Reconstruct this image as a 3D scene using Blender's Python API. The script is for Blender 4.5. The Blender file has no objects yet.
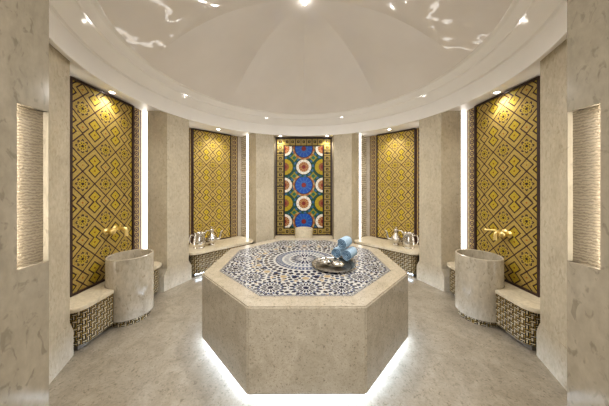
import bpy, bmesh, math, random
import numpy as np
from mathutils import Vector, Matrix
PI = math.pi
random.seed(4)
sc = bpy.context.scene
COL = sc.collection
R_ = math.radians

# ------------------------------------------------------------------ materials
def new_mat(name):
    m = bpy.data.materials.new(name); m.use_nodes = True
    nt = m.node_tree; b = nt.nodes['Principled BSDF']
    return m, nt, b

def marble(name, c1, c2, c3, rough=0.25, scale=1.0, speck=0.5, bump=0.02, spec=0.5, vein=0.25, stretch=1.0):
    m, nt, b = new_mat(name); N = nt.nodes; L = nt.links
    tc = N.new('ShaderNodeTexCoord')
    geo = N.new('ShaderNodeNewGeometry')
    n1 = N.new('ShaderNodeTexNoise'); n1.inputs['Scale'].default_value = 3.2*scale
    n1.inputs['Detail'].default_value = 9; n1.inputs['Roughness'].default_value = .68; n1.inputs['Distortion'].default_value = .7
    n2 = N.new('ShaderNodeTexNoise'); n2.inputs['Scale'].default_value = 34*scale
    n2.inputs['Detail'].default_value = 5; n2.inputs['Roughness'].default_value = .6
    vo = N.new('ShaderNodeTexNoise'); vo.inputs['Scale'].default_value = 26*scale
    vo.inputs['Detail'].default_value = 3; vo.inputs['Distortion'].default_value = 1.2
    mp = N.new('ShaderNodeMapping'); mp.inputs['Scale'].default_value = (1, 1, stretch)
    L.new(geo.outputs['Position'], mp.inputs['Vector'])
    for t in (n1, n2, vo): L.new(mp.outputs['Vector'], t.inputs['Vector'])
    r1 = N.new('ShaderNodeValToRGB'); e = r1.color_ramp.elements
    e[0].position = .36; e[0].color = (*c2, 1); e[1].position = .64; e[1].color = (*c1, 1)
    L.new(n1.outputs['Fac'], r1.inputs['Fac'])
    r2 = N.new('ShaderNodeValToRGB'); e = r2.color_ramp.elements
    e[0].position = .58; e[0].color = (0, 0, 0, 1); e[1].position = .67; e[1].color = (speck, speck, speck, 1)
    L.new(vo.outputs['Fac'], r2.inputs['Fac'])
    mx = N.new('ShaderNodeMixRGB'); mx.inputs['Color2'].default_value = (*c3, 1)
    L.new(r2.outputs['Color'], mx.inputs['Fac']); L.new(r1.outputs['Color'], mx.inputs['Color1'])
    # fine veins
    w = N.new('ShaderNodeTexWave'); w.inputs['Scale'].default_value = .9*scale; w.inputs['Distortion'].default_value = 14
    w.inputs['Detail'].default_value = 5; w.inputs['Detail Scale'].default_value = 1.4
    L.new(geo.outputs['Position'], w.inputs['Vector'])
    rw = N.new('ShaderNodeValToRGB'); e = rw.color_ramp.elements
    e[0].position = .0; e[0].color = (vein, vein, vein, 1); e[1].position = .07; e[1].color = (0, 0, 0, 1)
    L.new(w.outputs['Color'], rw.inputs['Fac'])
    mv = N.new('ShaderNodeMixRGB'); mv.inputs['Color2'].default_value = (*c3, 1)
    L.new(rw.outputs['Color'], mv.inputs['Fac']); L.new(mx.outputs['Color'], mv.inputs['Color1'])
    r3 = N.new('ShaderNodeValToRGB'); e = r3.color_ramp.elements
    e[0].position = .3; e[0].color = (.87, .87, .87, 1); e[1].position = .7; e[1].color = (1.06, 1.06, 1.06, 1)
    L.new(n2.outputs['Fac'], r3.inputs['Fac'])
    mu = N.new('ShaderNodeMixRGB'); mu.blend_type = 'MULTIPLY'; mu.inputs['Fac'].default_value = 1
    L.new(mv.outputs['Color'], mu.inputs['Color1']); L.new(r3.outputs['Color'], mu.inputs['Color2'])
    L.new(mu.outputs['Color'], b.inputs['Base Color'])
    b.inputs['Roughness'].default_value = rough
    b.inputs['Specular IOR Level'].default_value = spec
    if bump:
        bp = N.new('ShaderNodeBump'); bp.inputs['Strength'].default_value = bump; bp.inputs['Distance'].default_value = .01
        L.new(n2.outputs['Fac'], bp.inputs['Height']); L.new(bp.outputs['Normal'], b.inputs['Normal'])
    return m

def plain(name, c, rough=.4, metal=0., noise=.08, scale=30, bump=0., spec=.5):
    m, nt, b = new_mat(name); N = nt.nodes; L = nt.links
    geo = N.new('ShaderNodeTexCoord')
    n = N.new('ShaderNodeTexNoise'); n.inputs['Scale'].default_value = scale; n.inputs['Detail'].default_value = 4
    L.new(geo.outputs['Object'], n.inputs['Vector'])
    r = N.new('ShaderNodeValToRGB'); e = r.color_ramp.elements
    e[0].position = .3; e[0].color = (*[v*(1-noise) for v in c], 1)
    e[1].position = .7; e[1].color = (*[min(1, v*(1+noise)) for v in c], 1)
    L.new(n.outputs['Fac'], r.inputs['Fac']); L.new(r.outputs['Color'], b.inputs['Base Color'])
    b.inputs['Roughness'].default_value = rough; b.inputs['Metallic'].default_value = metal
    b.inputs['Specular IOR Level'].default_value = spec
    if bump:
        bp = N.new('ShaderNodeBump'); bp.inputs['Strength'].default_value = bump; bp.inputs['Distance'].default_value = .004
        L.new(n.outputs['Fac'], bp.inputs['Height']); L.new(bp.outputs['Normal'], b.inputs['Normal'])
    return m

def dome_plaster(name, c):
    # hand-trowelled glossy plaster: gentle waves break up its reflections
    m, nt, b = new_mat(name); N = nt.nodes; L = nt.links
    geo = N.new('ShaderNodeNewGeometry')
    n = N.new('ShaderNodeTexNoise'); n.inputs['Scale'].default_value = 2.2; n.inputs['Detail'].default_value = 2
    L.new(geo.outputs['Position'], n.inputs['Vector'])
    r = N.new('ShaderNodeValToRGB'); e = r.color_ramp.elements
    e[0].color = (*[v*.95 for v in c], 1); e[1].color = (*[v*1.05 for v in c], 1)
    L.new(n.outputs['Fac'], r.inputs['Fac']); L.new(r.outputs['Color'], b.inputs['Base Color'])
    bp = N.new('ShaderNodeBump'); bp.inputs['Strength'].default_value = .25; bp.inputs['Distance'].default_value = .08
    L.new(n.outputs['Fac'], bp.inputs['Height']); L.new(bp.outputs['Normal'], b.inputs['Normal'])
    b.inputs['Roughness'].default_value = .045
    return m

def emit(name, c, s):
    m, nt, b = new_mat(name)
    b.inputs['Base Color'].default_value = (*c, 1)
    b.inputs['Emission Color'].default_value = (*c, 1); b.inputs['Emission Strength'].default_value = s
    return m

def tesserae(name, rough=.3, metal=0., bump=.25):
    m, nt, b = new_mat(name); N = nt.nodes; L = nt.links
    a = N.new('ShaderNodeAttribute'); a.attribute_name = 'tile'
    tc = N.new('ShaderNodeTexCoord')
    n = N.new('ShaderNodeTexNoise'); n.inputs['Scale'].default_value = 60; n.inputs['Detail'].default_value = 2
    L.new(tc.outputs['Object'], n.inputs['Vector'])
    r = N.new('ShaderNodeValToRGB'); e = r.color_ramp.elements
    e[0].position = .3; e[0].color = (.78, .78, .78, 1); e[1].position = .7; e[1].color = (1.1, 1.1, 1.1, 1)
    L.new(n.outputs['Fac'], r.inputs['Fac'])
    mu = N.new('ShaderNodeMixRGB'); mu.blend_type = 'MULTIPLY'; mu.inputs['Fac'].default_value = 1
    L.new(a.outputs['Color'], mu.inputs['Color1']); L.new(r.outputs['Color'], mu.inputs['Color2'])
    L.new(mu.outputs['Color'], b.inputs['Base Color'])
    b.inputs['Roughness'].default_value = rough; b.inputs['Metallic'].default_value = metal; b.inputs['Specular IOR Level'].default_value = .3
    bp = N.new('ShaderNodeBump'); bp.inputs['Strength'].default_value = bump; bp.inputs['Distance'].default_value = .002
    L.new(n.outputs['Fac'], bp.inputs['Height']); L.new(bp.outputs['Normal'], b.inputs['Normal'])
    return m

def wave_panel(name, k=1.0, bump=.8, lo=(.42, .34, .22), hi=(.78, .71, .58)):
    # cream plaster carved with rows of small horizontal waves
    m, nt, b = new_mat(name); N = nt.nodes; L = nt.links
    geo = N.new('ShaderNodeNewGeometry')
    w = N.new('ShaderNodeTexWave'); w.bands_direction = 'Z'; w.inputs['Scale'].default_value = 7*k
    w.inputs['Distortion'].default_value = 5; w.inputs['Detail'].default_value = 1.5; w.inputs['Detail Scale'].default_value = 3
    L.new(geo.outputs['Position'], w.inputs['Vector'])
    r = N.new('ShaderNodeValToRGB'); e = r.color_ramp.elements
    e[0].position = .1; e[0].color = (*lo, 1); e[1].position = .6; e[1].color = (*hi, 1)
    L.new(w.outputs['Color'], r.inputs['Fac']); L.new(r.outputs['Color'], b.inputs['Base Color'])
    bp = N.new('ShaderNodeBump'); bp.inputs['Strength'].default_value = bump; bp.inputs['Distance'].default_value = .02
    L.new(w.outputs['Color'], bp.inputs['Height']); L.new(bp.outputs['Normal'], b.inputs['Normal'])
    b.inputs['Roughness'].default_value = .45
    return m

M = dict(
    pillar=marble('pillar_marble', (.61, .55, .435), (.52, .46, .355), (.36, .305, .22), .18, 1.1, .38, vein=.05, stretch=.6),
    jamb=marble('polished_jamb_marble', (.35, .305, .235), (.285, .25, .19), (.17, .145, .105), .12, 1.2, .5, bump=.004, spec=.6, vein=.0, stretch=.5),
    slab=marble('slab_marble', (.455, .40, .315), (.37, .325, .25), (.115, .09, .062), .18, 2.5, .55, vein=.0),
    floor=marble('floor_marble', (.43, .383, .31), (.335, .297, .237), (.17, .145, .105), .2, 1.7, .55, vein=.12),
    bench=marble('bench_marble', (.78, .70, .55), (.69, .62, .48), (.50, .43, .32), .25, 1.0, .35),
    basin=marble('basin_marble', (.59, .535, .44), (.44, .395, .315), (.28, .245, .185), .12, 1.3, .5, vein=.1, stretch=.45),
    wall=marble('wall_marble', (.55, .50, .42), (.48, .43, .36), (.38, .33, .26), .35, 1.0, .3),
    dome=dome_plaster('polished_plaster', (.79, .755, .725)),
    plaster=plain('white_plaster', (.88, .86, .83), .4, 0, .02, 3.0),
    dark=plain('dark_bronze_frame', (.055, .032, .028), .35, 0, .2, 20),
    gold=tesserae('gold_mosaic', .42, 0., .3),
    color=tesserae('colour_mosaic', .4),
    zellige=tesserae('zellige', .22, 0, .12),
    bmos=tesserae('bench_mosaic', .35),
    wave_mirrored=wave_panel('wave_reflection_painted', 4.5, .3, (.20, .165, .115), (.29, .245, .18)),  # wavy colour imitating a carved wall mirrored in the polished jamb
    led_mirrored=emit('led_reflection_glow', (1.0, .94, .84), 16),  # glow imitating a niche LED mirrored in the polished jamb
    wave=wave_panel('carved_wave_plaster'),
    led_side=emit('led_side_white', (1.0, .97, .93), 3.2),
    led_floor=emit('led_cool_white', (.60, .75, 1.0), 85),
    led_under=emit('led_under_white', (.66, .81, 1.0), 15),
    lens=emit('downlight_lens', (1.0, .95, .86), 25),
    brass=plain('polished_brass', (1.0, .80, .38), .32, 1., .05, 20),
    silver=plain('hammered_silver', (.66, .63, .58), .24, 1., .15, 30, bump=.05),
    tray=plain('engraved_pewter', (.36, .33, .285), .32, 1., .4, 40, bump=.2),
    tray_rim=plain('pewter_rim', (.52, .49, .44), .24, 1., .2, 40),
    bowl=plain('aged_silver', (.50, .475, .43), .2, 1., .2, 30, bump=.03),
    towel=plain('blue_towelling', (.34, .45, .55), .95, 0, .3, 90, bump=.5, spec=.1),
    towel_d=plain('dark_blue_towelling', (.07, .14, .22), .95, 0, .4, 120, bump=.5, spec=.1),  # dark blue of the lining wound between the towel turns
    plinth=plain('plinth_grey', (.25, .22, .18), .6),  # even grey of plinths, bench cores and feet
)

# ------------------------------------------------------------------ object helpers
def link(name, me, mat, parent=None):
    o = bpy.data.objects.new(name, me); COL.objects.link(o)
    if mat is not None and len(me.materials) == 0: me.materials.append(mat)
    if parent is not None: o.parent = parent
    return o

def tag(o, label, cat, group=None):
    o['label'] = label; o['category'] = cat
    if group: o['group'] = group
    return o

def thing(name, label, cat, loc=(0, 0, 0), rz=0, group=None):
    o = bpy.data.objects.new(name, None); COL.objects.link(o); o.empty_display_size = .1
    o.location = loc; o.rotation_euler = (0, 0, rz)
    return tag(o, label, cat, group)

def struct(o):
    o['kind'] = 'structure'; return o

def finish(bm, name, smooth=None):
    bmesh.ops.remove_doubles(bm, verts=bm.verts, dist=1e-6)
    bmesh.ops.recalc_face_normals(bm, faces=bm.faces)
    me = bpy.data.meshes.new(name); bm.to_mesh(me); bm.free()
    if smooth is not None:
        for p in me.polygons: p.use_smooth = True
        me.set_sharp_from_angle(angle=R_(smooth))
    return me

def box_bm(bm, x0, x1, y0, y1, z0, z1):
    v = [bm.verts.new((x, y, z)) for z in (z0, z1) for y in (y0, y1) for x in (x0, x1)]
    for f in ((0, 1, 3, 2), (4, 6, 7, 5), (0, 4, 5, 1), (2, 3, 7, 6), (0, 2, 6, 4), (1, 5, 7, 3)):
        bm.faces.new([v[i] for i in f])

def boxes(name, lst, mat, parent=None, bev=0):
    bm = bmesh.new()
    for b in lst: box_bm(bm, *b)
    if bev: bmesh.ops.bevel(bm, geom=bm.edges[:], offset=bev, segments=2, affect='EDGES')
    return link(name, finish(bm, name), mat, parent)

def prism_me(name, poly, z0, z1, bev=0, seg=2, top_only=False):
    bm = bmesh.new()
    lo = [bm.verts.new((p[0], p[1], z0)) for p in poly]; hi = [bm.verts.new((p[0], p[1], z1)) for p in poly]
    n = len(poly)
    bm.faces.new(lo); bm.faces.new(hi)
    for i in range(n):
        j = (i+1) % n; bm.faces.new((lo[i], lo[j], hi[j], hi[i]))
    if bev:
        es = [e for e in bm.edges if (not top_only) or all(abs(v.co.z-z1) < 1e-6 for v in e.verts)]
        bmesh.ops.bevel(bm, geom=es, offset=bev, segments=seg, affect='EDGES')
    return finish(bm, name)

def lathe_me(name, prof, n=40, smooth=40, cap0=True, cap1=True):
    bm = bmesh.new(); rings = []
    for r, z in prof:
        if r < 1e-5: rings.append([bm.verts.new((0, 0, z))])
        else: rings.append([bm.verts.new((r*math.cos(2*PI*i/n), r*math.sin(2*PI*i/n), z)) for i in range(n)])
    for a, b in zip(rings, rings[1:]):
        for i in range(n):
            j = (i+1) % n
            if len(a) == 1 and len(b) == 1: continue
            if len(a) == 1: bm.faces.new((a[0], b[j], b[i]))
            elif len(b) == 1: bm.faces.new((a[i], a[j], b[0]))
            else: bm.faces.new((a[i], a[j], b[j], b[i]))
    if cap0 and len(rings[0]) > 1: bm.faces.new(rings[0])
    if cap1 and len(rings[-1]) > 1: bm.faces.new(rings[-1])
    return finish(bm, name, smooth)

def tube_me(name, pts, rad, n=12):
    # pts list of 3D points, rad scalar or list
    bm = bmesh.new(); P = [Vector(p) for p in pts]; k = len(P)
    rad = [rad]*k if not hasattr(rad, '__len__') else rad
    up = Vector((0, 0, 1)); rings = []; prev = None
    for i in range(k):
        t = (P[min(i+1, k-1)]-P[max(i-1, 0)]).normalized()
        if prev is None:
            a = t.cross(up)
            if a.length < .05: a = t.cross(Vector((1, 0, 0)))
            a.normalize()
        else:
            a = (prev - t*prev.dot(t)).normalized()
        prev = a; b = t.cross(a)
        rings.append([bm.verts.new(P[i]+(a*math.cos(2*PI*j/n)+b*math.sin(2*PI*j/n))*rad[i]) for j in range(n)])
    for A, B in zip(rings, rings[1:]):
        for j in range(n): bm.faces.new((A[j], A[(j+1) % n], B[(j+1) % n], B[j]))
    bm.faces.new(rings[0]); bm.faces.new(rings[-1])
    return finish(bm, name, 50)

def curve_pts(ctrl, n=20):
    # catmull-rom
    P = [Vector(c) for c in ctrl]; P = [2*P[0]-P[1]]+P+[2*P[-1]-P[-2]]; out = []
    for i in range(1, len(P)-2):
        for s in range(n):
            t = s/n; a, b, c, d = P[i-1:i+3]
            out.append(.5*((2*b)+(c-a)*t+(2*a-5*b+4*c-d)*t*t+(3*b-a-3*c+d)*t**3))
    out.append(P[-2]); return out

def grid_me(name, pos, colors, keep=None):
    """pos (ny+1,nx+1,3), colors (ny,nx,3): one small quad per tessera, its colour on a face-corner attribute."""
    ny, nx = colors.shape[:2]
    idx = np.arange((ny+1)*(nx+1)).reshape(ny+1, nx+1)
    q = np.stack([idx[:-1, :-1], idx[:-1, 1:], idx[1:, 1:], idx[1:, :-1]], -1).reshape(-1, 4)
    c = colors.reshape(-1, 3)
    if keep is not None:
        k = keep.reshape(-1); q = q[k]; c = c[k]
    used, inv = np.unique(q, return_inverse=True); q = inv.reshape(-1, 4)
    v = pos.reshape(-1, 3)[used]
    me = bpy.data.meshes.new(name)
    me.vertices.add(len(v)); me.vertices.foreach_set('co', v.astype(np.float32).ravel())
    me.loops.add(len(q)*4); me.loops.foreach_set('vertex_index', q.astype(np.int32).ravel())
    me.polygons.add(len(q)); me.polygons.foreach_set('loop_start', (np.arange(len(q))*4).astype(np.int32))
    me.update(calc_edges=True)
    at = me.color_attributes.new('tile', 'FLOAT_COLOR', 'CORNER')
    cc = np.ones((len(q)*4, 4), np.float32); cc[:, :3] = np.repeat(c, 4, 0)
    at.data.foreach_set('color', cc.ravel())
    me.validate()
    return me

def pick(masks, default, shape):
    out = np.empty(shape+(3,)); out[:] = default
    for m, c in masks: out[m] = c
    return out

def upright_grid(name, w, h, cell, fn, y=0.0, x0=None):
    nx, ny = max(1, round(w/cell)), max(1, round(h/cell))
    xs = np.linspace(-w/2, w/2, nx+1); zs = np.linspace(0, h, ny+1)
    X, Z = np.meshgrid(xs, zs)
    pos = np.stack([X, np.full_like(X, y), Z], -1)
    xc = (xs[:-1]+xs[1:])/2; zc = (zs[:-1]+zs[1:])/2
    XC, ZC = np.meshgrid(xc, zc)
    return grid_me(name, pos, fn(XC, ZC))

# ------------------------------------------------------------------ mosaic designs
GOLD = np.array((.50, .375, .12)); GOLD_D = np.array((.46, .335, .09)); GOLD_B = np.array((.54, .41, .05)); BRN = np.array((.055, .026, .030))
ORG = np.array((.40, .13, .02))
rng = np.random.default_rng(3)
def vary(c, amt=.16):
    return c*(1+amt*(rng.random(c.shape[:2]+(1,))-.5))

def gold_lattice(x, z):
    p, q = .276, .41
    z = z-1.145+.0
    fx = (x+p/2) % p-p/2; fz = (z+q/2) % q-q/2
    bx = x % p-p/2; bz = z % q-q/2                      # offset cell
    dF = np.abs(fx)+np.abs(fz)
    hd = .138; lw = .0095
    masks = []
    out = pick([], GOLD, x.shape)
    # interlaced stepped figure: two stacked squares
    s = .070
    d1 = np.maximum(np.abs(bx), 0)+np.abs(bz-.058); d2 = np.abs(bx)+np.abs(bz+.058)
    dB = np.minimum(d1, d2)
    out[dB < s] = GOLD_B
    out[np.abs(dB-s) < lw] = BRN
    out[(np.hypot(bx, np.abs(bz)-.056) < .010)] = ORG*.6
    # small diamond between flowers
    sx, sz = fx, bz
    dS = np.abs(sx)+np.abs(sz)
    out[dS < .066] = GOLD
    out[np.abs(dS-.066) < lw] = BRN
    out[dS < .012] = ORG
    # diamond of each flower
    out[np.abs(dF-hd) < lw] = BRN
    inn = dF < hd-.018
    out[inn] = GOLD_D
    r = np.hypot(fx, fz); th = np.arctan2(fz, fx)
    out[(r < .074+.010*np.cos(8*th)) & inn] = GOLD
    pr = .060+.010*np.cos(8*th)
    out[(np.abs(r-pr) < .0085) & (np.abs(((th/(PI/4)) % 1)-.5) > .16) & inn] = BRN
    out[(r < .046) & inn] = GOLD_B
    k = np.round(th/(PI/4))*(PI/4)
    px, pz = fx-.032*np.cos(np.floor(th/(PI/4))*(PI/4)+PI/8), fz-.032*np.sin(np.floor(th/(PI/4))*(PI/4)+PI/8)
    out[(np.hypot(px, pz) < .0065)] = BRN
    out[r < .016] = BRN
    return vary(out)

def gold_chain(x, z):
    p = .085
    zz = (z+p/2) % p-p/2
    out = pick([], np.array((.46, .34, .13)), x.shape)
    w = .072
    ring = np.abs(np.hypot(x, zz)-.030) < .0075
    out[ring] = BRN*1.6
    out[np.hypot(x, zz) < .012] = BRN
    out[np.abs(np.abs(x)-.045) < .007] = BRN
    tri = (np.abs(x) > .052) & (np.abs(zz) < (.09-np.abs(x))*.7)
    out[tri] = np.array((.52, .42, .20))
    out[(np.abs(x) > w-.004)] = BRN*1.3
    out[(np.abs(x) > .084) & (np.abs(x) < .092)] = np.array((.25, .16, .06))
    return vary(out)

def rosettes(x, z):
    # z from 0..h, field between frames
    h = 2.275; fw, = (.445,)
    WHT = np.array((.80, .76, .68)); BLU = np.array((.015, .09, .42)); LBL = np.array((.07, .22, .50)); GRN = np.array((.010, .070, .045))
    TAN = np.array((.36, .13, .045)); YEL = np.array((.46, .34, .012)); RED = np.array((.22, .025, .02)); DK = np.array((.022, .014, .012)); CRM = np.array((.55, .42, .20))
    out = pick([], GRN, x.shape)
    sp = .425; zc0 = 1.165                       # a blue centre flower sits here
    zi = z-zc0
    def flower(cx, cz, kind, sel=None):
        nonlocal out
        dx, dz = x-cx, z-cz; r = np.hypot(dx, dz); th = np.arctan2(dz, dx)
        R = .178
        ring = (r < .262) & (r >= R)
        seg = np.floor((th/(2*PI)*24)) % 2 == 0
        f = np.abs(((th/(2*PI)*12) % 1)-.5)
        if kind == 'blue':
            o = np.where(r[..., None] < .205, BLU, TAN)
            o[(r > .09) & (r < .205) & (f > .43)] = LBL
            o[(r > .198) & (r < .212)] = DK
            o[(r > .06) & (r < .095) & (f < .25)] = LBL*.8
            o[r < .055] = RED
            lim = .258
            o[(r > .225) & (r < lim) & seg] = CRM*.8
        elif kind == 'white':
            o = np.where(r[..., None] < .176, WHT, GRN)
            o[(r < .176) & (r > .112) & (f > .44)] = np.array((.45, .42, .38))
            o[(r < .115)] = TAN
            o[(r < .115) & (r > .05) & (f > .38)] = CRM
            o[r < .042] = RED
            o[(r > .174) & (r < .183)] = DK
            o[(r >= .205) & (r < .25)] = GRN*1.2
            o[(r >= .195) & (r < .236) & seg] = LBL*.6
            lim = .244
        else:
            o = np.where(r[..., None] < .190, YEL, GRN)
            o[(r > .1) & (r < .190) & (f > .44)] = np.array((.30, .22, .02))
            o[r < .10] = TAN*.8
            o[r < .045] = RED
            o[(r > .188) & (r < .197)] = DK
            lim = .250
        m = r < lim
        out[m] = o[m]
        # small yellow/green stars at the gaps
    # diagonal gap fillers
    for i in range(-4, 5):
        for sx in (-1, 1):
            cx, cz = sx*fw/2, zc0+(i+.5)*sp
            d = np.abs(x-cx)+np.abs(z-cz)
            out[d < .15] = YEL*.75*np.array((.9, 1, 1))
            out[d < .05] = GRN*2
            out[(np.abs(d-.15) < .01)] = DK
    for i in range(-3, 4):
        cz = zc0+i*sp
        for sx in (-1, 1): flower(sx*fw, cz, 'white' if i % 2 == 0 else 'yellow')
    for i in range(-3, 4):
        cz = zc0+i*sp
        flower(0, cz, 'blue' if i % 2 == 0 else 'white')
    # border
    z0, z1 = .165, h-.195
    bord = (np.abs(x) > fw) | (z < z0) | (z > z1)
    out[bord] = np.array((.36, .27, .07))
    side = np.abs(x) > fw
    u = np.where(side, z, x); v = np.where(side, np.abs(x)-(fw+.642)/2, np.where(z > z1, z-(z1+h)/2, z-z0/2))
    pp = .128
    uu = (u+pp/2) % pp-pp/2
    ang = (np.abs(uu) < .030) & (np.abs(v) < .030)
    out[bord & (np.maximum(np.abs(uu), np.abs(v)) < .042)] = CRM*.7
    out[bord & ang] = DK
    out[bord & (np.abs(np.abs(uu)-pp/2) < .008)] = DK*2
    out[bord & (np.hypot(uu, v) < .012)] = YEL
    for d in (fw, fw+.018): out[(np.abs(np.abs(x)-d) < .008) & (z > z0-.02) & (z < z1+.02)] = DK
    for d in (z0, z1): out[(np.abs(z-d) < .012) & (np.abs(x) < fw+.02)] = DK
    out[(np.abs(x) > .618) | (z < .02) | (z > h-.03)] = DK
    out[(np.abs(np.abs(z-h*.5)-.0) < .012) & side] = DK
    out[(np.abs(z-h*.84) < .012) & side] = DK
    return vary(out, .22)

NAVY = np.array((.016, .019, .048)); CREAM = np.array((.44, .425, .385)); GB = np.array((.165, .18, .225)); TANZ = np.array((.34, .26, .155)); SLATE = np.array((.055, .068, .12))
def zellige(x, y):
    r = np.hypot(x, y); th = np.arctan2(y, x)+PI/2
    out = pick([], CREAM, x.shape)
    def petals(n, r0, r1, wid, col, off=0., rr=r, tt=th, m=None, taper=0.):
        nonlocal out
        a = ((tt/(2*PI)*n+off) % 1)-.5
        t = np.clip((rr-r0)/(r1-r0), 0, 1)
        wloc = wid*(1-np.abs(2*t-1)**3)*(1-taper*(1-t))
        sel = (rr > r0) & (rr < r1) & (np.abs(a) < wloc/2)
        if m is not None: sel &= m
        out[sel] = col
    # interlaced field of small tiles between the medallion and the rosettes
    edges = np.linspace(.497, .985, 13)
    for i in range(12):
        nn = 64 if i < 5 else 80
        petals(nn, edges[i]+.001, edges[i+1]-.002, .70, NAVY if i % 3 else SLATE, .5*(i % 2))
        if i % 2: petals(nn//2, edges[i]+.006, edges[i+1]-.008, .20, TANZ, .25)
    petals(16, .515, .60, .42, CREAM, .5)
    petals(16, .525, .59, .30, TANZ, .5)
    petals(16, .50, .575, .22, NAVY, 0)
    petals(32, .60, .64, .45, CREAM, .25)
    petals(32, .606, .636, .30, TANZ*1.1, .25)
    # rosettes along the edge, one per corner and one per side middle
    for k in range(16):
        a = k*2*PI/16; R = .752 if k % 2 == 0 else .808
        cx, cy = R*math.sin(a), -R*math.cos(a)
        dx, dy = x-cx, y-cy; rr = np.hypot(dx, dy); tt = np.arctan2(dy, dx)
        m = rr < .150
        out[m] = CREAM
        petals(16, .028, .088, .66, NAVY, 0, rr, tt)
        petals(16, .086, .118, .50, SLATE, .5, rr, tt)
        petals(16, .096, .148, .52, NAVY, 0, rr, tt)
        out[rr < .026] = NAVY
        out[(rr > .146) & (rr < .152)] = CREAM
    # central medallion
    out[r < .495] = CREAM
    petals(40, .375, .435, .66, NAVY, 0)
    petals(40, .438, .492, .66, NAVY, .5)
    petals(40, .455, .480, .2, TANZ, 0)
    out[(r > .355) & (r < .372)] = CREAM
    out[(r > .275) & (r <= .352)] = GB; petals(64, .34, .352, .5, NAVY, 0)
    petals(48, .285, .345, .34, SLATE, 0); petals(48, .285, .345, .22, CREAM, .5)
    out[(r > .258) & (r <= .275)] = CREAM
    out[(r <= .258)] = np.array((.42, .42, .40))
    petals(32, .185, .255, .5, GB*.8, 0)
    out[(r <= .185)] = CREAM
    petals(16, .035, .18, .58, NAVY, 0, taper=.3)
    petals(16, .10, .18, .22, SLATE, .5)
    out[r < .022] = NAVY
    # dark toothed edge
    ap = np.max([np.abs(x*math.sin(i*PI/4)-y*math.cos(i*PI/4)) for i in range(4)], 0)
    out[(ap > .868)] = CREAM
    s = (np.arctan2(x, -y)*.89*6) % .06
    out[(ap > .872) & (s < .030)] = NAVY
    return vary(out, .2)

def basket(u, v):
    p = .035
    iu = np.floor(u/p).astype(int); iv = np.floor(v/p).astype(int)
    fu = (u % p)/p; fv = (v % p)/p
    hor = (iu+iv) % 2 == 0
    a = np.where(hor, fv, fu); b = np.where(hor, fu, fv)
    CR = np.array((.62, .54, .38)); BK = np.array((.025, .02, .016)); GD = np.array((.36, .24, .06))
    out = pick([], BK, u.shape)
    out[(np.abs(a-.28) < .15) & (b < .94)] = CR
    out[(np.abs(a-.78) < .13) & (b > .06)] = GD
    out[(np.abs(b-.5) < .08)] = BK
    out[(np.abs(a-.28) < .15) & (b > .35) & (b < .94)] = CR
    return vary(out, .25)

# ------------------------------------------------------------------ geometry constants
HW = .655              # niche half width
RC = 2.38              # end of the pillar return
HWL = .680             # half width behind the pillar, where the light slot sits
RF = 2.17              # pillar front face
ZB = .437              # bench top
ZC = 2.718             # niche ceiling
RB = {0: 2.42, 1: 2.72, 2: 2.45, 3: 2.45}

def n2w(a, t, n):
    """niche frame (t along, n outwards) -> world xy, niche turned by a about z"""
    return (t*math.cos(a)-n*math.sin(a), t*math.sin(a)+n*math.cos(a))

# ------------------------------------------------------------------ floor
def floor():
    bm = bmesh.new()
    box_bm(bm, -4.2, 4.2, -4.2, 4.2, -.08, 0)
    return struct(link('floor', finish(bm, 'floor'), M['floor']))
floor()

# ------------------------------------------------------------------ ceiling: niche soffit, ring and moulding as one sheet, dome as another
def revolve(name, prof, n, mat, smooth=30):
    me = lathe_me(name, prof, n, smooth, False, False)
    return struct(link(name, me, mat))
revolve('ceiling', [(4.3, ZC), (2.205, ZC), (2.200, ZC-.004), (2.200, 2.692), (2.196, 2.688), (2.166, 2.688), (2.162, 2.692)], 192, M['plaster'])
revolve('trim_1', [(2.162, 2.692), (2.162, 2.892), (2.159, 2.900), (2.152, 2.904), (2.128, 2.905), (2.022, 3.003), (2.016, 3.006), (2.006, 3.006), (2.000, 3.010), (1.997, 3.020), (1.952, 3.082), (1.944, 3.088), (1.90, 3.094)], 192, M['plaster'], 11)

def dome():
    bm = bmesh.new(); RD = 1.90; H0 = 3.09; HT = 3.835
    nr, ns, per = 44, 8, 16
    n = ns*per; rings = []
    for i in range(1, nr+1):
        rho = RD*(i/nr)
        z = HT-(HT-H0)*(rho/RD)**2.25
        q = max(0., min(1., (RD-rho)/(RD*.30))); b = q*q*(3-2*q)*1.6
        ring = []
        for j in range(n):
            th = 2*PI*j/n
            d = (th % (PI/4))-PI/8
            rr = rho*((1-b)+b*math.cos(PI/8)/math.cos(d))
            ring.append(bm.verts.new((rr*math.sin(th), rr*math.cos(th), z)))
        rings.append(ring)
    top = bm.verts.new((0, 0, HT))
    for j in range(n): bm.faces.new((top, rings[0][j], rings[0][(j+1) % n]))
    for a, b in zip(rings, rings[1:]):
        for j in range(n): bm.faces.new((a[j], b[j], b[(j+1) % n], a[(j+1) % n]))
    for e in bm.edges:
        v0, v1 = e.verts
        if abs(v0.co.z-v1.co.z) > 1e-5 and max(v0.co.z, v1.co.z) > 3.2:
            for v in (v0, v1):
                if v.co.xy.length > .01: w = v
            th = math.atan2(w.co.x, w.co.y) % (PI/4)
            if min(th, PI/4-th) < 1e-3: e.smooth = False
    for f in bm.faces: f.smooth = True
    bmesh.ops.recalc_face_normals(bm, faces=bm.faces)
    me = bpy.data.meshes.new('ceiling_dome'); bm.to_mesh(me); bm.free()
    return struct(link('ceiling_dome', me, M['dome']))
dome()

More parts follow.
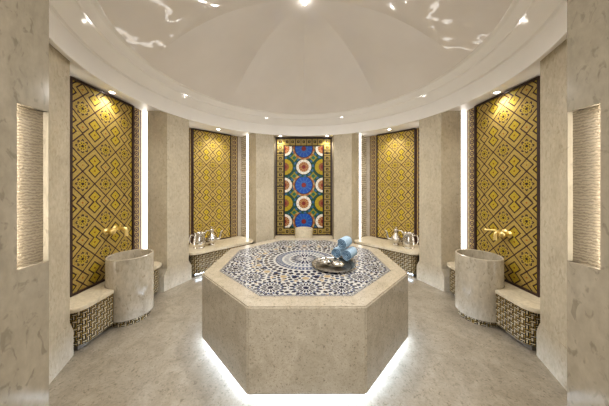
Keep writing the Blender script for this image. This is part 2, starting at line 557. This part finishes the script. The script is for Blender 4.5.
# ------------------------------------------------------------------ pillars
def pillar(phi, label, rf=RF, glow_a=True, glow_b=True):
    """phi: angle of the pillar's axis, measured like the niches (0 = back, positive = left)"""
    a1, a2 = phi+PI/8, phi-PI/8          # niche on its left, niche on its right
    root = thing('marble_pillar', label, 'pillar', (*n2w(phi, 0, rf), 0), phi, 'pillars round the room')
    inv = Matrix.Rotation(-phi, 2)
    def loc(p): 
        v = inv @ Vector((p[0], p[1])); return (v.x, v.y-rf)
    def nf(w): return (rf-w*math.sin(PI/8))/math.cos(PI/8)
    w1 = HW; fl = loc(n2w(a1, w1, nf(w1))); fr = loc(n2w(a2, -w1, nf(w1)))
    shaft = [fl, fr, loc(n2w(a2, -HW, RC)), loc(n2w(a2, -HWL, RC+.0)), loc(n2w(a2, -HWL, 2.95)), loc(n2w(a1, HWL, 2.95)), loc(n2w(a1, HWL, RC)), loc(n2w(a1, HW, RC))]
    link('shaft', prism_me('shaft', shaft, .0, ZC+.001), M['pillar'], root)
    # flared foot: wider at the floor, chamfered back to the shaft
    def foot_poly(e, f=.004):
        w = HW-e
        return [loc(n2w(a1, w, nf(w)-f)), loc(n2w(a2, -w, nf(w)-f)), loc(n2w(a2, -w, 2.30)), loc(n2w(a1, w, 2.30))]
    bm = bmesh.new(); rows = []
    for e, z in ((.046, 0.0), (.046, .232), (.002, .325)):
        rows.append([bm.verts.new((p[0], p[1], z)) for p in foot_poly(e)])
    for A, B in zip(rows, rows[1:]):
        for i in range(4): bm.faces.new((A[i], A[(i+1) % 4], B[(i+1) % 4], B[i]))
    bm.faces.new(rows[0]); bm.faces.new(rows[-1])
    link('foot', finish(bm, 'foot'), M['pillar'], root)
    # carved strip and hidden light along each recessed side
    for a, s in ((a1, 1), (a2, -1)):
        k = round(a/(PI/4))
        if abs(k) not in (1, 2): continue
        def at(o, t, n, z):
            p = loc(n2w(a, t, n)); o.location = (p[0], p[1], z); o.rotation_euler.z = a-phi
        o = boxes('carved_panel', [(-.006, .006, .0, RB[abs(k)]-RC-.001, 0, ZC-ZB-.002)], M['wave'], root); at(o, s*(HWL-.007), RC, ZB)
        o = boxes('light_strip', [(-.003, .003, .002, RB[2]-RC-.004 if abs(k) == 2 else .085, 0, ZC-ZB-.01)], M['led_side'], root); at(o, s*(HWL-.017), RC, ZB+.004)
    return root
pillar(PI/8, 'beige marble pillar directly left of the colourful circle mosaic')
pillar(-PI/8, 'beige marble pillar directly right of the colourful circle mosaic')
pillar(3*PI/8, 'beige marble pillar between the left wash basin and the silver vessels on the left bench')
pillar(-3*PI/8, 'beige marble pillar between the right wash basin and the silver vessels on the right bench')
pillar(5*PI/8, 'beige marble pillar nearest the camera on the left, before the left wash basin', RF+.062)
pillar(-5*PI/8, 'beige marble pillar nearest the camera on the right, before the right wash basin', RF+.062)

# entrance jambs, each with an added glowing recess in place of a niche reflection
XJ = .93; YE = -2.634+.779
for s, nm, sd in ((-1, 'wall_left_entrance', 'left'), (1, 'wall_right_entrance', 'right')):
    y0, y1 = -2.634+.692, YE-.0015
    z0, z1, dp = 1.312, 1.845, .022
    bm = bmesh.new()
    def solid(poly, za, zb):
        lo = [bm.verts.new((p[0], p[1], za)) for p in poly]; hi = [bm.verts.new((p[0], p[1], zb)) for p in poly]; n = len(poly)
        bm.faces.new(lo); bm.faces.new(hi)
        for i in range(n): bm.faces.new((lo[i], lo[(i+1) % n], hi[(i+1) % n], hi[i]))
    rest = [(s*(XJ+.15), YE-.02), (s*2.0, -2.9), (s*2.0, -3.7), (s*XJ, -3.7)]
    solid([(s*XJ, YE)]+rest, 0, z0)
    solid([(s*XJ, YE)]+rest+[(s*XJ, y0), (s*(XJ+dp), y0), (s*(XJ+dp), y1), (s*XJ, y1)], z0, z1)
    solid([(s*XJ, YE)]+rest, z1, ZC)
    struct(link(nm, finish(bm, nm), M['jamb']))
    root = thing('carved_panel', f'slim recessed strip imitating the reflection of a lit niche in the {sd} entrance wall', 'wall panel', (s*(XJ+dp-.001), y0+.001, z0+.001))
    link('plaster', boxes('plaster', [(min(0, -s*.003), max(0, -s*.003), 0, y1-y0-.002, 0, z1-z0-.002)], M['wave_mirrored']).data, M['wave_mirrored'], root)
    link('light_strip', boxes('light_strip', [(min(-s*.004, -s*.016), max(-s*.004, -s*.016), .0005, .0025, .004, z1-z0-.006)], M['led_mirrored']).data, M['led_mirrored'], root)  # added glowing edge, stands for the mirrored niche LED
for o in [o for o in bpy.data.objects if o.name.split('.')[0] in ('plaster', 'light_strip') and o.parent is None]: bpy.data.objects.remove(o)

# ------------------------------------------------------------------ niche back walls
WN = {0: 'wall_back', 1: 'wall_back_left', -1: 'wall_back_right', 2: 'wall_left', -2: 'wall_right', 3: 'wall_front_left', -3: 'wall_front_right'}
for k, nm in WN.items():
    a = k*PI/4; R = RB[abs(k)]
    o = boxes(nm, [(-HWL, HWL, 0, .12, 0, ZC)], M['wall'])
    o.location = (*n2w(a, 0, R), 0); o.rotation_euler.z = a; struct(o)

# ------------------------------------------------------------------ gold mosaic panels
PW = .84; PH = ZC-.012-ZB
gold_me = upright_grid('field', PW-.04, PH-.04, .0062, gold_lattice)
chain_me = upright_grid('side_band', .185, PH, .0062, gold_chain)
def frame_me(w, h, t, d):
    bm = bmesh.new()
    for b in ((-w/2, -w/2+t, 0, d, 0, h), (w/2-t, w/2, 0, d, 0, h), (-w/2+t, w/2-t, 0, d, 0, t), (-w/2+t, w/2-t, 0, d, h-t, h)): box_bm(bm, *b)
    return finish(bm, 'frame')
fr_me = frame_me(PW, PH, .02, .05)
pl_names = {2: 'gold and brown lattice mosaic wall panel behind the left wash basin', -2: 'gold and brown lattice mosaic wall panel behind the right wash basin',
            1: 'gold and brown lattice mosaic wall panel behind the silver vessels on the left bench', -1: 'gold and brown lattice mosaic wall panel behind the silver vessels on the right bench'}
for k, lb in pl_names.items():
    a = k*PI/4; R = RB[abs(k)]; m = 1 if k > 0 else -1
    off = m*(.010 if abs(k) == 2 else 0.0)
    root = thing('mosaic_panel', lb, 'mosaic', (*n2w(a, off, R), ZB+.002), a, 'gold lattice mosaics')
    if abs(k) == 1: root.scale = (.955, 1, 1)
    f = link('field', gold_me, M['gold'], root); f.location = (0, -.028, .02)
    link('backing', boxes_me if False else prism_me('backing', [(-PW/2+.005, -.027), (PW/2-.005, -.027), (PW/2-.005, -.001), (-PW/2+.005, -.001)], .004, PH-.004), M['dark'], root)
    fr = link('frame', fr_me, M['dark'], root); fr.location = (0, -.0505, 0)
    for s in (-1, 1):
        b = link('side_band', chain_me, M['gold'], root); b.location = (s*(PW/2+.0935), -.010, 0)
# colourful circle mosaic
root = thing('mosaic_panel', 'tall colourful mosaic of blue, white and yellow circles on the back wall', 'mosaic', (*n2w(0, 0, RB[0]), ZB+.002), 0)
f = link('field', upright_grid('field', 1.27, PH-.01, .0062, lambda x, z: rosettes(x, z*2.275/(PH-.01))), M['color'], root); f.location = (0, -.022, .005)
link('backing', prism_me('backing', [(-.63, -.021), (.63, -.021), (.63, -.001), (-.63, -.001)], .004, PH-.004), M['dark'], root)
fr = link('frame', frame_me(1.30, PH, .02, .04), M['dark'], root); fr.location = (0, -.0405, 0)

# ------------------------------------------------------------------ benches
def bench_poly(R, notch, hw=.650, nfront=2.075, rr=.12, offs=0.0):
    """plan outline and front path in (t,n); front corners rounded; a round bay holds the basin"""
    nf_ = nfront+offs; w = hw-offs
    path = [(-w, R-.001)] if False else []
    path.append((-w, nf_+rr+.04))
    for i in range(9):
        g = i/8*PI/2
        path.append((-w+rr-rr*math.cos(g), nf_+rr-rr*math.sin(g)))
    if notch:
        cn, cr = notch
        dt = math.sqrt(max(1e-6, cr*cr-(nf_-cn)**2))
        g0 = math.atan2(nf_-cn, -dt); g1 = math.atan2(nf_-cn, dt)
        g0 = g0 % (2*PI); 
        g1 = g1 % (2*PI)
        if g1 > g0: g1 -= 2*PI
        arc = []
        for i in range(25):
            g = g0+(g1-g0)*i/24
            arc.append((cr*math.cos(g), cn+cr*math.sin(g)))
        path += arc
    for i in range(9):
        g = PI/2-i/8*PI/2
        path.append((w-rr+rr*math.cos(g), nf_+rr-rr*math.sin(g)))
    path.append((w, nf_+rr+.04))
    return path, [(w, R-.002), (-w, R-.002)]

def strip_along(name, path, z0, z1, cell, fn):
    P = np.array(path); seg = np.hypot(*np.diff(P, axis=0).T); s = np.concatenate([[0], np.cumsum(seg)])
    n = int(s[-1]/cell); u = np.linspace(0, s[-1], n+1)
    x = np.interp(u, s, P[:, 0]); y = np.interp(u, s, P[:, 1])
    nz = int((z1-z0)/cell); z = np.linspace(z0, z1, nz+1)
    pos = np.stack([np.tile(x, (nz+1, 1)), np.tile(y, (nz+1, 1)), np.repeat(z[:, None], n+1, 1)], -1)
    U, V = np.meshgrid((u[:-1]+u[1:])/2, (z[:-1]+z[1:])/2)
    return grid_me(name, pos, fn(U, V))

b_names = {2: 'marble topped mosaic fronted bench around the left wash basin', -2: 'marble topped mosaic fronted bench around the right wash basin',
           1: 'marble topped mosaic fronted bench holding the silver vessels left of the platform', -1: 'marble topped mosaic fronted bench holding the silver vessels right of the platform',
           0: 'low marble bench along the back wall under the colourful circle mosaic'}
BASIN = {2: (2.11, .232), -2: (2.11, .232), 0: (2.09, .195)}
for k, lb in b_names.items():
    a = k*PI/4; R = RB[abs(k)]
    root = thing('bench', lb, 'bench', (0, 0, 0), a, 'benches round the room')
    notch = (BASIN[k][0], BASIN[k][1]+.004) if k in BASIN else None
    NF = 2.10 if abs(k) == 2 else 2.075
    path, back = bench_poly(R, notch, nfront=NF)
    top = link('seat_top', prism_me('seat_top', path+back, ZB-.040, ZB, .006, 2), M['bench'], root)
    path2, back2 = bench_poly(R, (notch[0], notch[1]) if notch else None, .605, NF, .11, .012)
    zlow = .062
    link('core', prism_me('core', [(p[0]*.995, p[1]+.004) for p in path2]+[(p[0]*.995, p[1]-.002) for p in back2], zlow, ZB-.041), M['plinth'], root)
    link('mosaic_front', strip_along('mosaic_front', path2, zlow, ZB-.041, .0047, basket), M['bmos'], root)
# recessed foot
    q = .06
    pp = [(-.55, 2.06+q), (.55, 2.06+q), (.55, R-.01), (-.55, R-.01)]
    if notch: pp = [(-.55, 2.12+q), (-.28, 2.12+q), (-.28, R-.06), (.28, R-.06), (.28, 2.12+q), (.55, 2.12+q), (.55, R-.01), (-.55, R-.01)]
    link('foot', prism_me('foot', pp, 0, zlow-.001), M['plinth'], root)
    if abs(k) == 1:
        link('light_strip', boxes('light_strip', [(-.54, .54, 2.06+q-.010, 2.06+q-.001, .05, .09)], M['led_under']).data, M['led_under'], root)
        bpy.data.objects.remove([o for o in bpy.data.objects if o.name.startswith('light_strip') and o.parent is None][0])

# ------------------------------------------------------------------ basins
def basin(k, r, ztop, z0, label, mat='basin'):
    a = k*PI/4; cn = BASIN[k][0]
    root = thing('wash_basin', label, 'wash basin', (*n2w(a, 0, cn), 0), a, 'cylindrical marble wash basins')
    t = .024
    prof = [(0, z0), (r-.006, z0), (r, z0+.006), (r, ztop-.004), (r-.004, ztop), (r-t+.004, ztop), (r-t, ztop-.004), (r-t-.004, ztop-.20), (r-t-.03, ztop-.235), (.03, ztop-.25), (0, ztop-.25)]
    link('bowl', lathe_me('bowl', prof, 64, 30), M[mat], root)
    rp = r-.025
    P = [(rp*math.cos(g), rp*math.sin(g)) for g in np.linspace(0, 2*PI, 49)]
    link('plinth', strip_along('plinth', P, 0, z0+.001, .0075, basket), M['bmos'], root)
    link('drain', lathe_me('drain', [(0, ztop-.249), (.026, ztop-.249), (.026, ztop-.245), (.02, ztop-.243), (0, ztop-.243)], 24), M['brass'], root)
basin(2, .232, .752, .062, 'tall cylindrical marble wash basin in front of the left gold mosaic')
basin(-2, .232, .752, .062, 'tall cylindrical marble wash basin in front of the right gold mosaic')
basin(0, .192, .662, .062, 'small pale marble wash basin under the colourful circle mosaic', 'bench')

# ------------------------------------------------------------------ faucets
def faucet(k, label, lever_out):
    a = k*PI/4; m = 1 if k > 0 else -1
    R = RB[2]-.03
    root = thing('faucet', label, 'faucet', (*n2w(a, .045 if m > 0 else .035, R), 1.028 if m > 0 else 1.012), a, 'brass wall faucets'); root.scale = (1.2, 1.2, 1.2); SX = .075 if m > 0 else .018; SP = .085 if m > 0 else .055
    def wall_lathe(name, prof, x, z=0, y=0):
        me = lathe_me(name, prof, 28, 40); me.transform(Matrix.Rotation(PI/2, 4, 'X')); o = link(name, me, M['brass'], root); o.location = (x, y, z); return o
    # wall rosettes: axis pointing into the room (local -y)
    wall_lathe('escutcheon', [(0, 0), (.034, 0), (.034, .006), (.028, .012), (.016, .016), (.016, .05), (0, .05)], m*SX, .006)
    wall_lathe('escutcheon', [(0, 0), (.032, 0), (.032, .006), (.024, .012), (.014, .016), (.014, .04), (0, .04)], -m*.03, -.002)
    # round knob facing the room
    wall_lathe('knob', [(0, .036), (.020, .038), (.030, .050), (.033, .066), (.028, .082), (.014, .090), (0, .092)], -m*.03, -.002)
    link('bridge', tube_me('bridge', [(-m*.03, -.036, 0), (m*.02, -.040, .004), (m*SX, -.042, .006)], .011), M['brass'], root)
    pts = curve_pts([(m*SX, -.035, .006), (m*SX, -SP, .012), (m*(SX+.004), -SP-.028, .004), (m*(SX+.006), -SP-.034, -.03), (m*(SX+.006), -SP-.034, -.072)], 8)
    link('spout', tube_me('spout', pts, [.016]*(len(pts)-6)+[.017]*6, 16), M['brass'], root)
    if lever_out:
        link('lever', tube_me('lever', [(m*(SX+.003), -.045, .018), (m*(SX+.045), -.085, .020), (m*(SX+.085), -.135, .018)], [.009, .008, .010], 12), M['brass'], root)
    else:
        link('lever', tube_me('lever', [(m*SX, -.05, .02), (m*(SX+.002), -.06, .05), (m*(SX+.004), -.064, .06)], [.008, .007, .009], 12), M['brass'], root)
faucet(2, 'brass wall faucet above the left wash basin', False)
faucet(-2, 'brass wall faucet above the right wash basin', True)

# ------------------------------------------------------------------ central platform
APO = 1.049; ZS0, ZS1 = .046, .696
def octa(ap): 
    r = ap/math.cos(PI/8)
    return [(r*math.sin(PI/8+i*PI/4), r*math.cos(PI/8+i*PI/4)) for i in range(8)]
root = thing('hammam_platform', 'large octagonal marble platform with blue and white mosaic top, in the room centre', 'platform', (.004, 0, 0), R_(.3))
link('body', prism_me('body', octa(APO), ZS0, ZS1, .010, 3), M['slab'], root)
cell = .005; N_ = int(1.80/cell)
xs = np.linspace(-.9, .9, N_+1); X, Y = np.meshgrid(xs, xs)
xc = (xs[:-1]+xs[1:])/2; XC, YC = np.meshgrid(xc, xc)
ap = np.max([np.abs(XC*math.sin(i*PI/4)+YC*math.cos(i*PI/4)) for i in range(4)], 0)
link('mosaic_top', grid_me('mosaic_top', np.stack([X, Y, np.full_like(X, ZS1+.0012)], -1), zellige(XC, YC), ap < .895), M['zellige'], root)
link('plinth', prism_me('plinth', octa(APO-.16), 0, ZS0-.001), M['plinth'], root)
bm = bmesh.new()
A = octa(APO-.085); B = octa(APO-.097)
for i in range(8):
    j = (i+1) % 8
    q = [[bm.verts.new((p[0], p[1], z)) for p in (A[i], A[j], B[j], B[i])] for z in (.026, .044)]
    for s in range(4): bm.faces.new((q[0][s], q[0][(s+1) % 4], q[1][(s+1) % 4], q[1][s]))
    bm.faces.new(q[0]); bm.faces.new(q[1])
link('light_strip', finish(bm, 'light_strip'), M['led_floor'], root)

# ------------------------------------------------------------------ tray with lidded bowls, towels
TX, TY = .315, -.235
zt = ZS1+.002
root = thing('serving_tray', 'round engraved metal tray on the mosaic platform top', 'tray', (TX, TY, zt))
link('plate', lathe_me('plate', [(0, 0), (.190, 0), (.200, .003), (.200, .006), (.188, .006), (0, .005)], 64), M['tray'], root)
bm = bmesh.new(); nn = 96; prof = [(.198, .002), (.225, .012), (.238, .019), (.240, .023), (.235, .024), (.220, .018), (.196, .007)]
rings = []
for r, z in prof:
    rings.append([bm.verts.new(((r+(.004*math.cos(24*2*PI*i/nn) if r > .22 else 0))*math.cos(2*PI*i/nn), (r+(.004*math.cos(24*2*PI*i/nn) if r > .22 else 0))*math.sin(2*PI*i/nn), z)) for i in range(nn)])
rings.append(rings[0])
for A_, B_ in zip(rings, rings[1:]):
    for i in range(nn): bm.faces.new((A_[i], A_[(i+1) % nn], B_[(i+1) % nn], B_[i]))
link('rim', finish(bm, 'rim', 40), M['tray_rim'], root)
def lidded(x, y, s, label):
    root = thing('lidded_bowl', label, 'bowl', (x, y, zt+.0065), 0, 'silver bowls on the tray')
    link('bowl', lathe_me('bowl', [(0, 0), (.030*s, 0), (.034*s, .004), (.052*s, .014), (.066*s, .030), (.070*s, .042), (.066*s, .042), (.05*s, .02), (0, .008)], 40), M['bowl'], root)
    lid = link('lid', lathe_me('lid', [(.073*s, .042), (.073*s, .046), (.060*s, .056), (.036*s, .068), (.014*s, .074), (0, .076)], 40), M['bowl'], root)
    link('knob', lathe_me('knob', [(0, .074), (.007, .075), (.006, .081), (.013, .088), (.013, .094), (.006, .100), (0, .101)], 20), M['bowl'], lid)
lidded(TX-.085, TY+.0, .92, 'silver lidded bowl at the left of the tray')
lidded(TX+.045, TY-.055, 1.0, 'silver lidded bowl at the front of the tray')
def towel(x, y, z, label, rz, roll):
    R = .066; L = .19; turns = 3.4; pitch = (R-.012)/turns
    root = thing('rolled_towel', label, 'towel', (x, y, z), rz, 'rolled blue towels')
    bm = bmesh.new(); n = int(turns*30)
    rows = []
    for i in range(n+1):
        g = 2*PI*turns*i/n; rc = .012+pitch*turns*i/n; th = pitch*.52
        sag = 1.0
        row = []
        for (rr, yy) in ((rc-th, .006), (rc-th*.5, -.002), (rc-.002, .002), (rc, .012), (rc, L-.012), (rc-.002, L-.002), (rc-th*.5, L+.002), (rc-th, L-.006)):
            rr = max(rr, .002)
            row.append(bm.verts.new((rr*math.cos(g+roll), yy, rr*math.sin(g+roll)*sag)))
        rows.append(row)
    for A_, B_ in zip(rows, rows[1:]):
        for j in range(8): bm.faces.new((A_[j], A_[(j+1) % 8], B_[(j+1) % 8], B_[j]))
    bm.faces.new(rows[0]); bm.faces.new(rows[-1])
    me = finish(bm, 'roll', 60)
    o = link('roll', me, M['towel'], root)
    # darker lining sheet wound inside the roll
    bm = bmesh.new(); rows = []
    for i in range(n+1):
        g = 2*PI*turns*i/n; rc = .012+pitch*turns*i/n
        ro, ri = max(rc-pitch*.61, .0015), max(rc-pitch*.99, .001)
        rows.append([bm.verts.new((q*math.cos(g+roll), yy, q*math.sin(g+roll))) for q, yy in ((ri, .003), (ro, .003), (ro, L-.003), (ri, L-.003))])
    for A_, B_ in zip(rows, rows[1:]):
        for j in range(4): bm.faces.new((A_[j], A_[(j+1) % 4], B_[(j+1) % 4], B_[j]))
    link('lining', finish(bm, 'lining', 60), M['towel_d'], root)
    # woven border band near the end of the roll
    return root
TB = zt+.0245
RZ = -R_(34); CX, CY, RT = .372, -.085, .066
towel(CX, CY, TB+RT, 'rolled blue towel at lower left of the stack on the tray', RZ, 1.1)
towel(CX+2.03*RT*math.cos(RZ), CY+2.03*RT*math.sin(RZ), TB+RT, 'rolled blue towel at lower right of the stack on the tray', RZ, 2.3)
towel(CX+1.015*RT*math.cos(RZ), CY+1.015*RT*math.sin(RZ), TB+RT*2.765, 'rolled blue towel on top of the stack on the tray', RZ, .2)

# ------------------------------------------------------------------ silver vessels on the benches
def ewer(x, y, rz, label):
    root = thing('ewer', label, 'ewer', (x, y, ZB+.001), rz, 'silver ewers'); root.scale = (1.3, 1.3, 1.38)
    link('body', lathe_me('body', [(0, 0), (.045, 0), (.048, .006), (.036, .016), (.034, .022), (.060, .045), (.076, .075), (.074, .100), (.056, .125), (.034, .145), (.026, .165), (.024, .185), (.032, .205), (.034, .210), (.030, .210), (.02, .19), (0, .19)], 36), M['silver'], root)
    lid = link('lid', lathe_me('lid', [(.034, .2105), (.030, .220), (.016, .228), (.006, .232), (.005, .238), (.010, .246), (.005, .254), (0, .255)], 24), M['silver'], root)
    pts = curve_pts([(.062, 0, .070), (.105, 0, .085), (.118, 0, .125), (.132, 0, .175), (.152, 0, .195)], 6)
    link('spout', tube_me('spout', pts, list(np.linspace(.020, .008, len(pts))), 14), M['silver'], root)
    pts = curve_pts([(-.028, 0, .195), (-.075, 0, .205), (-.105, 0, .165), (-.098, 0, .115), (-.070, 0, .085)], 6)
    link('handle', tube_me('handle', pts, .007, 10), M['silver'], root)
def tankard(x, y, rz, label):
    root = thing('tankard', label, 'jug', (x, y, ZB+.001), rz, 'silver tankards'); root.scale = (1.15, 1.15, 1.42)
    link('body', lathe_me('body', [(0, 0), (.082, 0), (.086, .006), (.080, .014), (.092, .040), (.096, .080), (.088, .120), (.078, .150), (.080, .176), (.088, .190), (.084, .190), (.072, .165), (.08, .10), (.07, .02), (0, .015)], 40), M['silver'], root)
    link('band', lathe_me('band', [(.0955, .072), (.1, .075), (.1, .085), (.0945, .088)], 40, 40, False, False), M['silver'], root)
    pts = curve_pts([(-.076, 0, .165), (-.125, 0, .170), (-.142, 0, .120), (-.125, 0, .070), (-.088, 0, .055)], 6)
    link('handle', tube_me('handle', pts, .008, 10), M['silver'], root)
    pts = curve_pts([(.076, 0, .172), (.098, 0, .186), (.112, 0, .198)], 6)
    link('pouring_lip', tube_me('pouring_lip', pts, list(np.linspace(.018, .008, len(pts))), 12), M['silver'], root)
for k in (1, -1):
    a = k*PI/4; side = 'left' if k > 0 else 'right'
    m = 1 if k > 0 else -1
    tankard(*n2w(a, -m*.385, 2.36), a+(0 if k > 0 else PI), f'wide silver tankard on the {side} bench, nearer the {side} wash basin')
    ewer(*n2w(a, -m*.15, 2.38), a+(R_(-20) if k > 0 else PI+R_(20)), f'slim silver ewer with curved spout on the {side} bench beside the tankard')

# ------------------------------------------------------------------ downlights
def downlight(x, y, z, label, power, size=.9, blend=.6, tilt=None, target=None):
    root = thing('downlight', label, 'light', (x, y, z), 0, 'recessed ceiling downlights')
    link('ring', lathe_me('ring', [(.026, -.001), (.042, -.001), (.044, -.004), (.040, -.008), (.028, -.006)], 28, 40, False, False), M['plaster'], root)
    link('lens', lathe_me('lens', [(0, -.002), (.027, -.002), (.027, -.004), (0, -.005)], 24), M['lens'], root)
    l = bpy.data.lights.new('downlight_beam', 'SPOT'); l.energy = power; l.color = (1, .94, .84); l.spot_size = size*2; l.spot_blend = blend; l.shadow_soft_size = .03
    o = bpy.data.objects.new('downlight_beam', l); COL.objects.link(o); o.location = (0, 0, -.02); o.parent = root
    if target is not None:
        d = Vector(target)-Vector((x, y, z)); o.rotation_euler = d.to_track_quat('-Z', 'Y').to_euler()
    return root
dn = {2: 'recessed ceiling downlight above the left wash basin', -2: 'recessed ceiling downlight above the right wash basin',
      1: 'recessed ceiling downlight above the left silver vessels', -1: 'recessed ceiling downlight above the right silver vessels'}
for k, lb in dn.items():
    a = k*PI/4; n = 2.335 if abs(k) == 2 else 2.42; m = 1 if k > 0 else -1
    p = n2w(a, 0, n); tg = n2w(a, 0, RB[abs(k)])
    downlight(*p, ZC, lb, 14 if abs(k) == 2 else 16, 1.1, 1.0, target=(tg[0], tg[1], 1.1) if abs(k) == 1 else (tg[0]*.985, tg[1], .5))
for s, nm in ((-1, 'left'), (1, 'right')):
    downlight(s*.535, 2.30, ZC, f'recessed ceiling downlight at the {nm} top corner of the circle mosaic', 14, .95, .9, target=(s*.45, RB[0], .9))

# apex lamp
root = thing('dome_lamp', 'small bright lamp hanging at the centre of the dome', 'lamp', (0, 0, 3.835)); root.scale = (.6, .6, .6)
link('canopy', lathe_me('canopy', [(0, 0), (.05, 0), (.05, -.008), (.03, -.02), (.012, -.026), (0, -.026)], 28), M['plaster'], root)
link('bulb', lathe_me('bulb', [(0, -.026), (.016, -.028), (.030, -.045), (.034, -.062), (.028, -.080), (.014, -.090), (0, -.092)], 28), M['lens'], root)

# ------------------------------------------------------------------ lights
def lamp(name, kind, loc, energy, color, rot=None, **kw):
    l = bpy.data.lights.new(name, kind); l.energy = energy; l.color = color
    for k, v in kw.items(): setattr(l, k, v)
    o = bpy.data.objects.new(name, l); COL.objects.link(o); o.location = loc
    if rot: o.rotation_euler = rot
    return o
lamp('dome_lamp_light', 'SPOT', (0, 0, 3.76), 110, (1, .98, .95), (0, 0, 0), spot_size=R_(140), spot_blend=.8, shadow_soft_size=.015)
lamp('entrance_fill_light', 'AREA', (0, -3.55, 1.75), 36, (1, .985, .96), (R_(90), 0, 0), shape='RECTANGLE', size=1.6, size_y=1.9)  # unseen area lamp added as soft fill from behind the camera
for i in range(8):
    g = i*PI/4+PI/8
    p = Vector((2.075*math.sin(g), 2.075*math.cos(g), 2.975)); d = Vector((-.55*math.sin(g), -.55*math.cos(g), 3.62))-p
    lamp('dome_fill_spot', 'SPOT', p, 26 if i in (3, 4) else 11, (1, .98, .955), d.to_track_quat('-Z', 'Y').to_euler(), spot_size=R_(115), spot_blend=1.0, shadow_soft_size=.03)  # added fill spot that brightens the dome, without a fitting
    p = Vector((1.97*math.sin(g), 1.97*math.cos(g), 3.00)); d = Vector((-.5*math.sin(g), -.5*math.cos(g), .7))-p
    lamp('floor_fill_spot', 'SPOT', p, 44, (1, .98, .955), d.to_track_quat('-Z', 'Y').to_euler(), spot_size=R_(110), spot_blend=1.0, shadow_soft_size=.06)  # added fill spot for softer light on platform and floor, without a fitting
w = bpy.data.worlds.new('World'); sc.world = w; w.use_nodes = True
w.node_tree.nodes['Background'].inputs['Color'].default_value = (1, .97, .93, 1)
w.node_tree.nodes['Background'].inputs['Strength'].default_value = .4

# ------------------------------------------------------------------ camera
cam = bpy.data.cameras.new('camera'); co = bpy.data.objects.new('camera', cam); COL.objects.link(co)
co.location = (-.018, -2.634, 1.58); co.rotation_euler = (R_(90), 0, 0)
cam.sensor_width = 36; cam.lens = 217/609*36; cam.shift_x = 1.5/609; cam.shift_y = -(203-186)/609; cam.clip_start = .02
sc.camera = co
sc.view_settings.view_transform = 'Standard'; sc.view_settings.look = 'Medium High Contrast'
sc.view_settings.exposure = 0.22
sc.cycles.max_bounces = 14; sc.cycles.diffuse_bounces = 8; sc.cycles.glossy_bounces = 6
sc.cycles.sample_clamp_indirect = 6
sc.cycles.use_denoising = True
